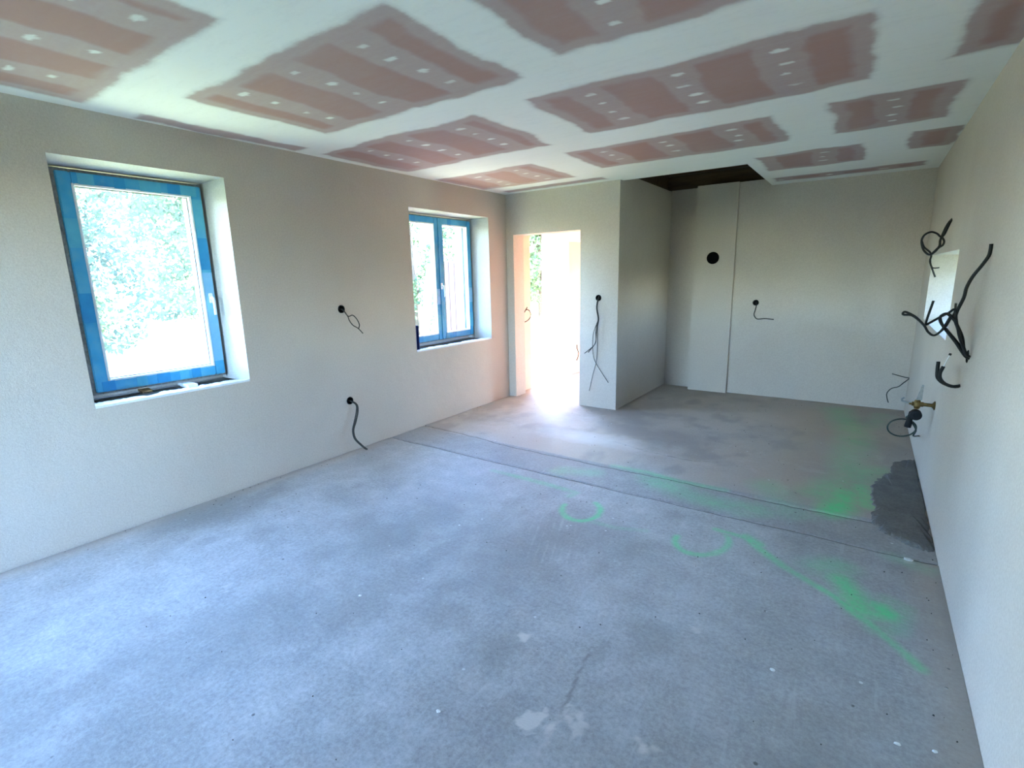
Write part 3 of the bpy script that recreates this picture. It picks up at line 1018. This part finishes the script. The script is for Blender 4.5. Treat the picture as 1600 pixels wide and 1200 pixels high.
tube('wire', [c3(618, 640, 5.31), c3(614, 720, 5.315), c3(613, 830, 5.315), c3(606, 905, 5.315), c3(586, 980, 5.315), c3(563, 1082, 5.315)], 0.0035, 'cable_black', Cc)

D = empty('cable_outlet', tuple(boxD), label='round box on far wall with one thin bent cable', cat='cable outlet', group='round wall boxes with cables')
back_box(D, boxD, (0, -1, 0))
c8 = lambda X, Y, y: P(*cr(X, Y, 1090, 380, 8.571), 1, y)
tube('cable', [Vector(boxD) + Vector((0, 0.03, 0)), c8(788, 830, 6.88), c8(770, 900, 6.86), c8(755, 950, 6.86), c8(768, 990, 6.86), c8(805, 1016, 6.86), c8(900, 1010, 6.86), c8(1020, 1022, 6.86)], 0.0055, 'cable_grey', D)

# right wall: loop above the narrow window
c66 = lambda X, Y, y: P(*cr(X, Y, 1400, 330, 10.0), 1, y)
E_ = empty('cable_coil', tuple(P(1489, 341, 0, XR)), label='coiled black cable loop hanging above the narrow right window', cat='cable')
o_ = P(1489, 341, 0, XR + 0.01)
tube('cable', [o_, c66(840, 160, 4.98), c66(780, 250, 4.97), c66(725, 370, 4.96), c66(690, 460, 4.95), c66(680, 540, 4.95), c66(620, 610, 4.94), c66(545, 680, 4.94)], 0.008, 'cable_black', E_)
tube('cable', [o_, c66(850, 170, 4.98), c66(795, 280, 4.97), c66(750, 370, 4.96), c66(700, 400, 4.95), c66(640, 350, 4.94), c66(550, 325, 4.93), c66(455, 365, 4.92), c66(405, 440, 4.92), c66(405, 530, 4.92), c66(440, 620, 4.92), c66(520, 680, 4.93), c66(600, 640, 4.93), c66(670, 570, 4.94), c66(730, 530, 4.95), c66(752, 470, 4.95), c66(725, 410, 4.96)], 0.007, 'cable_black', E_)
tube('cable', [c66(405, 470, 4.925), c66(440, 560, 4.93), c66(530, 640, 4.94), c66(550, 700, 4.94), c66(530, 780, 4.94), c66(555, 870, 4.94), c66(580, 940, 4.94), c66(612, 1030, 4.94)], 0.006, 'cable_black', E_)
tube('wire', [c66(545, 690, 4.935), c66(540, 790, 4.93), c66(560, 870, 4.93), c66(600, 888, 4.93), c66(678, 882, 4.93)], 0.0045, 'cable_black', E_)

# big bundle
c7 = lambda X, Y, y: P(*cr(X, Y, 1400, 440, 6.667), 1, y)
Fb = empty('cable_bundle', tuple(boxE), label='tangle of thick black cables sticking out of the right wall', cat='cable')
back_box(Fb, boxE, (-1, 0, 0), 0.0335)
m0 = Vector(boxE) + Vector((0.03, 0, 0))
tube('cable', [m0, c7(745, 780, 3.36), c7(690, 650, 3.34), c7(650, 500, 3.33), c7(618, 400, 3.33), c7(636, 310, 3.32), c7(705, 170, 3.30), c66(1105, 1190, 3.28), c66(1200, 1020, 3.27), c66(1340, 850, 3.26), c66(1445, 705, 3.25), c66(1475, 610, 3.25), c66(1490, 510, 3.25)], 0.0075, 'cable_black', Fb)
tube('cable', [m0, c7(740, 770, 3.35), c7(640, 640, 3.33), c7(540, 520, 3.31), c7(470, 430, 3.30), c7(465, 365, 3.29), c7(530, 335, 3.29), c7(595, 385, 3.30), c7(635, 450, 3.31), c7(690, 580, 3.33), c7(705, 690, 3.35)], 0.0070, 'cable_black', Fb)
tube('cable', [m0, c7(735, 790, 3.36), c7(620, 630, 3.32), c7(510, 490, 3.30), c7(470, 425, 3.29), c7(455, 370, 3.28)], 0.0070, 'cable_black', Fb)
tube('cable', [m0, c7(745, 775, 3.34), c7(700, 690, 3.32), c7(655, 560, 3.31), c7(630, 400, 3.31), c7(615, 290, 3.31), c7(540, 330, 3.30), c7(450, 375, 3.29), c7(350, 430, 3.28), c7(312, 445, 3.28), c7(325, 385, 3.28), c7(390, 200, 3.27)], 0.0055, 'cable_black', Fb)
tube('cable', [m0, c7(742, 772, 3.33), c7(690, 660, 3.32), c7(640, 470, 3.31), c7(580, 365, 3.30), c7(520, 440, 3.29), c7(468, 515, 3.28), c7(395, 560, 3.28), c7(335, 525, 3.27), c7(295, 460, 3.26), c7(230, 395, 3.25), c7(160, 350, 3.25), c7(82, 345, 3.25), c7(74, 325, 3.25), c7(105, 317, 3.25), c7(195, 362, 3.25), c7(265, 425, 3.26), c7(305, 470, 3.27)], 0.0055, 'cable_black', Fb)
tube('cable', [c7(625, 225, 3.34), c7(608, 330, 3.34), c7(560, 400, 3.33), c7(510, 480, 3.32), c7(450, 530, 3.32)], 0.0050, 'cable_grey', Fb)

# two stubs below it
g0 = P(1501, 602, 0, XR + 0.01)
Gs = empty('cable_stub', tuple(P(1501, 602, 0, XR)), label='pair of short bent black cable stubs below the tangled cables', cat='cable')
gc = tube('cable', [g0, c7(640, 1090, 3.50), c7(575, 1090, 3.48), c7(505, 1060, 3.46), c7(462, 1010, 3.45), c7(460, 950, 3.45), c7(494, 884, 3.45)], 0.0085, 'cable_black', Gs)
tube('cable', [g0, c7(630, 1095, 3.51), c7(560, 1085, 3.50), c7(480, 1050, 3.48), c7(432, 1000, 3.47), c7(430, 930, 3.47), c7(442, 834, 3.47)], 0.0085, 'cable_black', Gs)
wi = tube('core_wire', [c7(494, 884, 3.45), c7(530, 815, 3.45), c7(562, 762, 3.45)], 0.0018, 'pvc_white', gc)
tube('tip', [c7(558, 768, 3.45), c7(570, 748, 3.45)], 0.006, 'cable_black', gc)

# thin wires in the far right corner
Hs = empty('cable_stub', tuple(P(1422, 591, 0, XR)), label='two thin grey wires poking out near the far right corner', cat='cable')
h0 = P(1422, 591, 0, XR + 0.01)
tube('wire', [h0, P(1412, 589, 1, 6.62), P(1394, 584, 1, 6.58)], 0.005, 'cable_grey', Hs)
tube('wire', [h0, P(1412, 598, 1, 6.62), P(1404, 604, 1, 6.60), P(1393, 607, 1, 6.58), P(1386, 614, 1, 6.57), P(1386, 622, 1, 6.57), P(1388, 629, 1, 6.57)], 0.005, 'cable_grey', Hs)

# brass valve with hose
yv = 4.40
V0 = P(1461, 634, 0, XR)
yv = V0[1]
Vv = empty('water_valve', tuple(V0), label='brass water valve with black cap and coiled green hose on the right wall', cat='valve')
zt = V0[2]
link('wall_flange', lathem((XR, yv, zt), (-1, 0, 0), [(0, 0.030), (0.006, 0.030), (0.012, 0.02), (0.016, 0.015)], 24), 'brass', Vv, smooth=False)
link('pipe', lathem((XR - 0.012, yv, zt), (-1, 0, 0), [(0, 0.0125), (0.05, 0.0125), (0.05, 0.017), (0.07, 0.017), (0.07, 0.012), (0.085, 0.012)], 20), 'brass', Vv)
xb = XR - 0.095
tee = link('tee_body', lathem((xb, yv, zt - 0.032), (0, 0, 1), [(0, 0.014), (0.012, 0.019), (0.02, 0.022), (0.044, 0.022), (0.052, 0.018), (0.062, 0.014)], 20), 'brass', Vv)
link('lever', hexa([(xb - 0.010, yv - 0.006, zt + 0.03), (xb + 0.022, yv - 0.006, zt + 0.03), (xb + 0.022, yv + 0.006, zt + 0.03), (xb - 0.010, yv + 0.006, zt + 0.03)],
                  [(xb + 0.012, yv - 0.004, zt + 0.135), (xb + 0.022, yv - 0.004, zt + 0.135), (xb + 0.022, yv + 0.004, zt + 0.135), (xb + 0.012, yv + 0.004, zt + 0.135)]), 'steel', tee)
link('hose_cap', lathem((xb, yv - 0.035, zt - 0.075), (0, 1, 0), [(0, 0.018), (0.006, 0.034), (0.06, 0.034), (0.066, 0.02)], 24), 'box_black', Vv)
link('spout', lathem((xb - 0.022, yv, zt - 0.06), (-0.12, 0, -1), [(0, 0.016), (0.06, 0.017), (0.085, 0.020), (0.11, 0.020)], 20), 'box_black', Vv)
tube('drain_rod', [(xb - 0.01, yv, zt + 0.006), P(1428, 630, 1, yv), P(1412, 627, 1, yv), P(1409, 624, 1, yv), P(1413, 621, 1, yv)], 0.006, 'steel', Vv)
link('union_nut', lathem((xb + 0.005, yv, zt), (-1, 0, 0), [(0, 0.0), (0.0, 0.016), (0.035, 0.016), (0.035, 0.009), (0.05, 0.009)], 6), 'brass', Vv)
ring = [P(1409 + 22.5 * math.cos(math.radians(a)), 668 - 13.5 * math.sin(math.radians(a)), 1, 4.40 + 0.05 * math.cos(math.radians(a))) for a in range(60, -310, -20)]
tube('hose', [P(1436, 645, 1, yv), P(1424, 648, 1, yv), P(1416, 652, 1, yv)] + [P(1421, 657, 1, 4.43)] + ring[1:], 0.0052, 'hose_green', Vv)
tube('hose', [P(1416, 652, 1, yv), P(1423, 658, 1, 4.40), P(1428, 665, 1, 4.39), P(1431, 673, 1, 4.40), P(1427, 681, 1, 4.42), P(1436, 681, 0, XR + 0.005)], 0.0052, 'hose_green', Vv)

# cables in the hall
hw = 0.0
Jc = empty('cable_coil', tuple(P(819, 500, 0, hw)), label='dark cable coil on the hall wall seen through the doorway', cat='cable')
c3x = lambda X, Y, x: P(*cr(X, Y, 780, 340, 4.0), 0, x)
tube('cable', [c3x(138, 495, 0.01), c3x(150, 540, 0.03), c3x(152, 600, 0.04), c3x(155, 645, 0.04)], 0.008, 'cable_black', Jc)
tube('cable', [c3x(150, 600, 0.03), c3x(172, 575, 0.05), c3x(195, 590, 0.06), c3x(196, 620, 0.06), c3x(175, 645, 0.05), c3x(152, 650, 0.04), c3x(150, 610, 0.04), c3x(175, 560, 0.04)], 0.006, 'cable_black', Jc)
Kc = empty('cable_stub', tuple(P(901, 545, 0, hw)), label='short bent cable on hall wall at the right door edge', cat='cable')
tube('cable', [P(901.5, 538, 0, -0.005), P(902, 545, 0, 0.03), P(904, 551, 0, 0.04), P(903, 558, 0, 0.04), P(901, 563, 0, 0.03)], 0.009, 'cable_grey', Kc)
wbx = empty('wall_box', (0.05, 7.2, 2.03), label='white box mounted high on the hall wall', cat='box')
box('housing', 0.0, 0.12, 6.95, 7.45, 2.025, 2.40, 'pvc_white', wbx, 0.006)
box('lid', 0.12, 0.128, 6.96, 7.44, 2.035, 2.39, 'pvc_white', wbx, 0.003)

# ------------------------------------------------------------------ crumbs on the floor
chips = [(685, 1112, 0.008, 'large pale plaster chip lying alone on the near floor centre'), (563, 931, 0.008, 'pale plaster chip on the floor below the left window'),
         (1207, 1047, 0.008, 'oval pale plaster chip on the near right floor'), (1402, 1163, 0.008, 'jagged white plaster chip near the bottom right floor'), (1461, 1175, 0.007, 'round pale chip beside the right wall near the camera'),
         (1419, 875, 0.016, 'flat white plaster chip at the end of the floor joint by the right wall'), (718, 821, 0.006, 'small white chip on the middle of the floor')]
rr = random.Random(12)
for px, py, r, lab in chips:
    q = hit(px, py, 2, 0.0)
    v = []
    nseg = 7
    for z, s in ((0.0005, 1.0), (r * 0.35, 0.9), (r * 0.5, 0.45)):
        for i in range(nseg):
            a = 2 * math.pi * i / nseg
            k = s * r * rr.uniform(0.75, 1.2)
            v.append((q[0] + k * 1.3 * math.cos(a), q[1] + k * math.sin(a), z + 0.001))
    f = [tuple(range(nseg - 1, -1, -1)), tuple(2 * nseg + i for i in range(nseg))]
    for k in range(2):
        for i in range(nseg):
            j = (i + 1) % nseg
            f.append((k * nseg + i, k * nseg + j, (k + 1) * nseg + j, (k + 1) * nseg + i))
    tag(link('plaster_chip', mesh(v, f), 'chip_white'), lab, 'debris', 'plaster chips on the floor')
v = []; f = []
for k in range(420):
    x, y = rr.uniform(0.1, XR - 0.1), rr.uniform(0.6, 6.7)
    if rr.random() < 0.35:
        x = (0.02 + 0.10 * rr.random() ** 2) if rr.random() < 0.5 else XR - 0.02 - 0.10 * rr.random() ** 2
    r = rr.uniform(0.0015, 0.0045)
    b = len(v)
    for i in range(4):
        a = math.pi / 2 * i + rr.random()
        v.append((x + r * math.cos(a), y + r * math.sin(a), 0.0))
    v.append((x, y, 0.002 + r * 0.8))
    f += [(b + i, b + (i + 1) % 4, b + 4) for i in range(4)]
tag(link('floor_grit', mesh(v, f), 'chip_dark'), 'dark grit and crumbs scattered over the concrete floor', 'debris', kind='stuff')

# ------------------------------------------------------------------ outside
GZ = -0.42
me = gridm(-60, 60, -60, 70, 2.0, lambda X, Y: GZ - 0.02 + 0.5 * (fbm(X * 0.11, Y * 0.11, 71) - 0.5) * sstep(4, 20, np.maximum(np.abs(X - 2), np.abs(Y - 3) - 3)) + 0.03 * np.maximum(0, np.hypot(X - 2, Y - 3) - 14))
tag(link('ground', me, 'lawn'), kind='structure')
box('ground_terrace', -5.2, -0.4, 5.2, 11.0, GZ - 0.25, GZ + 0.03, 'terrace_stone', kind='structure')


def leaf_mesh(cent, n, size, seed):
    r = np.random.default_rng(seed)
    cent = np.array(cent)
    w = cent[:, 3] ** 2
    idx = r.choice(len(cent), n, p=w / w.sum())
    d = r.normal(size=(n, 3)); d /= np.linalg.norm(d, axis=1)[:, None]
    p = cent[idx, :3] + d * (cent[idx, 3] * r.uniform(0.45, 1.0, n) ** 0.5)[:, None] * np.array([1, 1, 0.85])
    a = r.normal(size=(n, 3)); a /= np.linalg.norm(a, axis=1)[:, None]
    b = np.cross(a, r.normal(size=(n, 3))); b /= np.linalg.norm(b, axis=1)[:, None]
    s = size * r.uniform(0.6, 1.3, n)[:, None]
    q = np.stack([p - a * s, p - b * s * 0.5, p + a * s, p + b * s * 0.5], 1).reshape(-1, 3)
    me = bpy.data.meshes.new('leaves')
    me.vertices.add(4 * n); me.vertices.foreach_set('co', q.astype(np.float32).ravel())
    me.loops.add(4 * n); me.loops.foreach_set('vertex_index', np.arange(4 * n, dtype=np.int32))
    me.polygons.add(n); me.polygons.foreach_set('loop_start', np.arange(0, 4 * n, 4, dtype=np.int32))
    me.polygons.foreach_set('loop_total', np.full(n, 4, dtype=np.int32))
    me.update(calc_edges=True)
    return me


def tree(x, y, h, rad, seed, mat, label, low=0.15, n=5000, size=0.11, group='garden trees', name='garden_tree', cat='tree'):
    r = random.Random(seed)
    z0 = GZ + 0.03 * max(0, math.hypot(x - 2, y - 3) - 14) - 0.1
    t = empty(name, (x, y, z0), label=label, cat=cat, group=group)
    link('trunk', tubem([(x, y, z0), (x + 0.05, y, z0 + h * 0.3), (x - 0.06, y + 0.05, z0 + h * 0.6), (x, y, z0 + h * 0.9)], 0.05 + 0.022 * h, 8, 5, 0.3), 'bark', t, smooth=True)
    cent = []
    for k in range(26):
        u = low + (0.95 - low) * (k + 0.5) / 26
        rr_ = rad * math.sin(math.pi * min(0.96, 0.18 + 0.82 * u)) ** 0.7
        a = k * 2.4 + r.random()
        q = rr_ * r.uniform(0.35, 0.9)
        cent.append((x + q * math.cos(a), y + q * math.sin(a), z0 + h * u, rad * r.uniform(0.28, 0.45)))
    for k in range(4):
        c = cent[(k * 6 + 5) % 26]
        link('branch', tubem([(x, y, z0 + h * (0.25 + 0.12 * k)), ((x + c[0]) / 2, (y + c[1]) / 2, (z0 + h * (0.25 + 0.12 * k) + c[2]) / 2 + 0.1), c[:3]], 0.02 + 0.008 * h, 6, 4, 0.3), 'bark', t, smooth=True)
    link('foliage', leaf_mesh(cent, n, size, seed), mat, t, kind='stuff')
    return t


tree(-7.4, 2.2, 5.2, 1.3, 1, 'leaf_mid', 'leafy tree at left behind the glass of the large left window', 0.22, 13000, 0.068)
tree(-8.4, 5.9, 5.8, 1.45, 2, 'leaf_light', 'pale tree at right behind the glass of the large left window', 0.22, 13000, 0.068)
tree(-13.2, 4.6, 7.0, 2.2, 3, 'leaf_dark', 'tall dark tree furthest away behind the large left window', 0.12, 13000, 0.095)
tree(-13.4, 11.0, 6.5, 2.1, 4, 'leaf_mid', 'distant tree between the two left windows', 0.12, 5000, 0.14)
tree(-8.0, 11.5, 6.0, 1.8, 5, 'leaf_mid', 'tree standing behind the plank fence outside the far left window', 0.1, 9000, 0.08)
tree(-4.2, 13.0, 4.6, 1.1, 6, 'leaf_light', 'bright green tree seen through the doorway', 0.30, 7000, 0.075)
tree(-5.8, 17.0, 6.0, 1.7, 7, 'leaf_mid', 'taller tree behind the bright green one in the doorway', 0.1, 6000, 0.10)
tree(-9.5, -2.4, 5.5, 1.7, 8, 'leaf_mid', 'tree beyond the left wall behind the camera', 0.1)
for k, (x_, y_, lab_) in enumerate(((-8.5, -10.5, 'first tree from the left in the row behind the terrace door'), (-5.2, -12.0, 'second tree from the left in the row behind the terrace door'),
                                    (-2.0, -13.2, 'third tree from the left in the row behind the terrace door'), (1.4, -13.0, 'fourth tree from the left in the row behind the terrace door'),
                                    (4.8, -13.2, 'fifth tree from the left in the row behind the terrace door'), (8.2, -12.0, 'sixth tree from the left in the row behind the terrace door'))):
    tree(x_, y_, 2.9, 1.22, 40 + k, ('leaf_mid', 'leaf_dark')[k % 2], lab_, 0.08, 5000, 0.17)
tree(6.9, 1.8, 5.0, 1.2, 12, 'leaf_mid', 'nearest of three added trees screening the narrow right window', 0.1)  # three unseen trees, added to block sky light at the right window
tree(6.6, 5.2, 5.2, 1.2, 13, 'leaf_dark', 'middle of three added trees screening the narrow right window', 0.1)
tree(6.9, 8.6, 5.2, 1.2, 14, 'leaf_mid', 'furthest of three added trees screening the narrow right window', 0.1)

# plank fence and loose plank outside the far left window
fx = -2.6
pf = empty('plank_fence', (fx, 7.3, GZ + 0.03), label='weathered brown plank fence outside the far left window', cat='fence')
for k in range(11):
    y = 6.86 + k * 0.152
    if y > 8.45: break
    rr2 = random.Random(k)
    box('plank', fx - 0.012 + rr2.uniform(-0.004, 0.004), fx + 0.012, y, y + 0.143, GZ + 0.05, 1.80 + rr2.uniform(-0.02, 0.02), 'wood_board', pf, 0.003)
for z in (0.1, 1.3):
    box('rail', fx - 0.06, fx - 0.016, 6.84, 8.5, z, z + 0.09, 'wood_board', pf)
for y in (6.88, 8.40):
    box('post', fx - 0.14, fx - 0.061, y, y + 0.08, GZ, 1.75, 'wood_board', pf)
a_ = hit(672, 412, 0, -2.3); b_ = hit(661, 545, 0, -1.85)
dv = Vector(a_ - b_); b2 = Vector(b_) + dv * ((GZ + 0.03 - b_[2]) / dv[2])
a2 = Vector(a_)
side = Vector((0, 0.075, 0)); th = Vector((0.025, 0, 0))
tag(link('leaning_plank', hexa([b2 - side, b2 + side, b2 + side + th, b2 - side + th], [a2 - side, a2 + side, a2 + side + th, a2 - side + th]), 'wood_white'),
    'white plank leaning upright outside the far left window', 'plank')
# garden table with wooden planter, seen through the doorway
tx, ty = -1.62, 8.62
tb = empty('garden_table', (tx, ty, GZ + 0.03), label='white garden table on the terrace seen through the doorway', cat='table')
for k in range(5):
    box('table_slat', tx - 0.40 + k * 0.162, tx - 0.40 + k * 0.162 + 0.150, ty - 0.55, ty + 0.55, 0.255, 0.28, 'wood_white', tb, 0.004)
for s in (-1, 1):
    box('apron', tx - 0.36, tx + 0.36, ty + s * 0.48 - 0.015, ty + s * 0.48 + 0.015, 0.18, 0.254, 'wood_white', tb)
    for u in (-1, 1):
        p0 = Vector((tx + u * 0.28, ty + s * 0.44, 0.25)); p1 = Vector((tx + u * 0.40, ty + s * 0.50, GZ + 0.03))
        w_ = 0.028
        link('leg', hexa([p1 + Vector((-w_, -w_, 0)), p1 + Vector((w_, -w_, 0)), p1 + Vector((w_, w_, 0)), p1 + Vector((-w_, w_, 0))],
                         [p0 + Vector((-w_, -w_, 0)), p0 + Vector((w_, -w_, 0)), p0 + Vector((w_, w_, 0)), p0 + Vector((-w_, w_, 0))]), 'wood_white', tb)
pl = empty('planter', (tx + 0.05, ty - 0.05, 0.28), label='tapered tan wooden planter standing on the white garden table', cat='planter')
for k in range(12):
    a = 2 * math.pi * k / 12
    b = 2 * math.pi * (k + 0.9) / 12
    ca, sa, cb, sb = math.cos(a), math.sin(a), math.cos(b), math.sin(b)
    X0, Y0 = tx + 0.05, ty - 0.05
    r0, r1 = 0.09, 0.17
    link('stave', hexa([(X0 + r0 * ca, Y0 + r0 * sa, 0.281), (X0 + r0 * cb, Y0 + r0 * sb, 0.281), (X0 + (r0 - .015) * cb, Y0 + (r0 - .015) * sb, 0.281), (X0 + (r0 - .015) * ca, Y0 + (r0 - .015) * sa, 0.281)],
                       [(X0 + r1 * ca, Y0 + r1 * sa, 0.72), (X0 + r1 * cb, Y0 + r1 * sb, 0.72), (X0 + (r1 - .015) * cb, Y0 + (r1 - .015) * sb, 0.72), (X0 + (r1 - .015) * ca, Y0 + (r1 - .015) * sa, 0.72)]), 'wood_tan', pl)
link('soil', lathem((tx + 0.05, ty - 0.05, 0.29), (0, 0, 1), [(0, 0.075), (0.36, 0.135), (0.37, 0.01)], 16), 'bark', pl)
# upper storey so that no daylight leaks in from above
box('ceiling_loft', -0.4, XR + 0.42, YR - 0.4, 8.9, 3.36, 3.5, 'roof_slab', kind='structure')
for n_, q in (('wall_loft_left', (-0.4, -0.3, YR - 0.4, 8.9)), ('wall_loft_right', (XR + 0.32, XR + 0.42, YR - 0.4, 8.9)), ('wall_loft_rear', (-0.3, XR + 0.32, YR - 0.4, YR - 0.3)), ('wall_loft_back', (-0.3, XR + 0.32, 8.8, 8.9))):
    box(n_, *q, 2.9, 3.36, 'roof_slab', kind='structure')
box('wall_back_upper', 1.38, XR + 0.42, 7.3, 7.4, -0.4, 3.36, 'roof_slab', kind='structure')
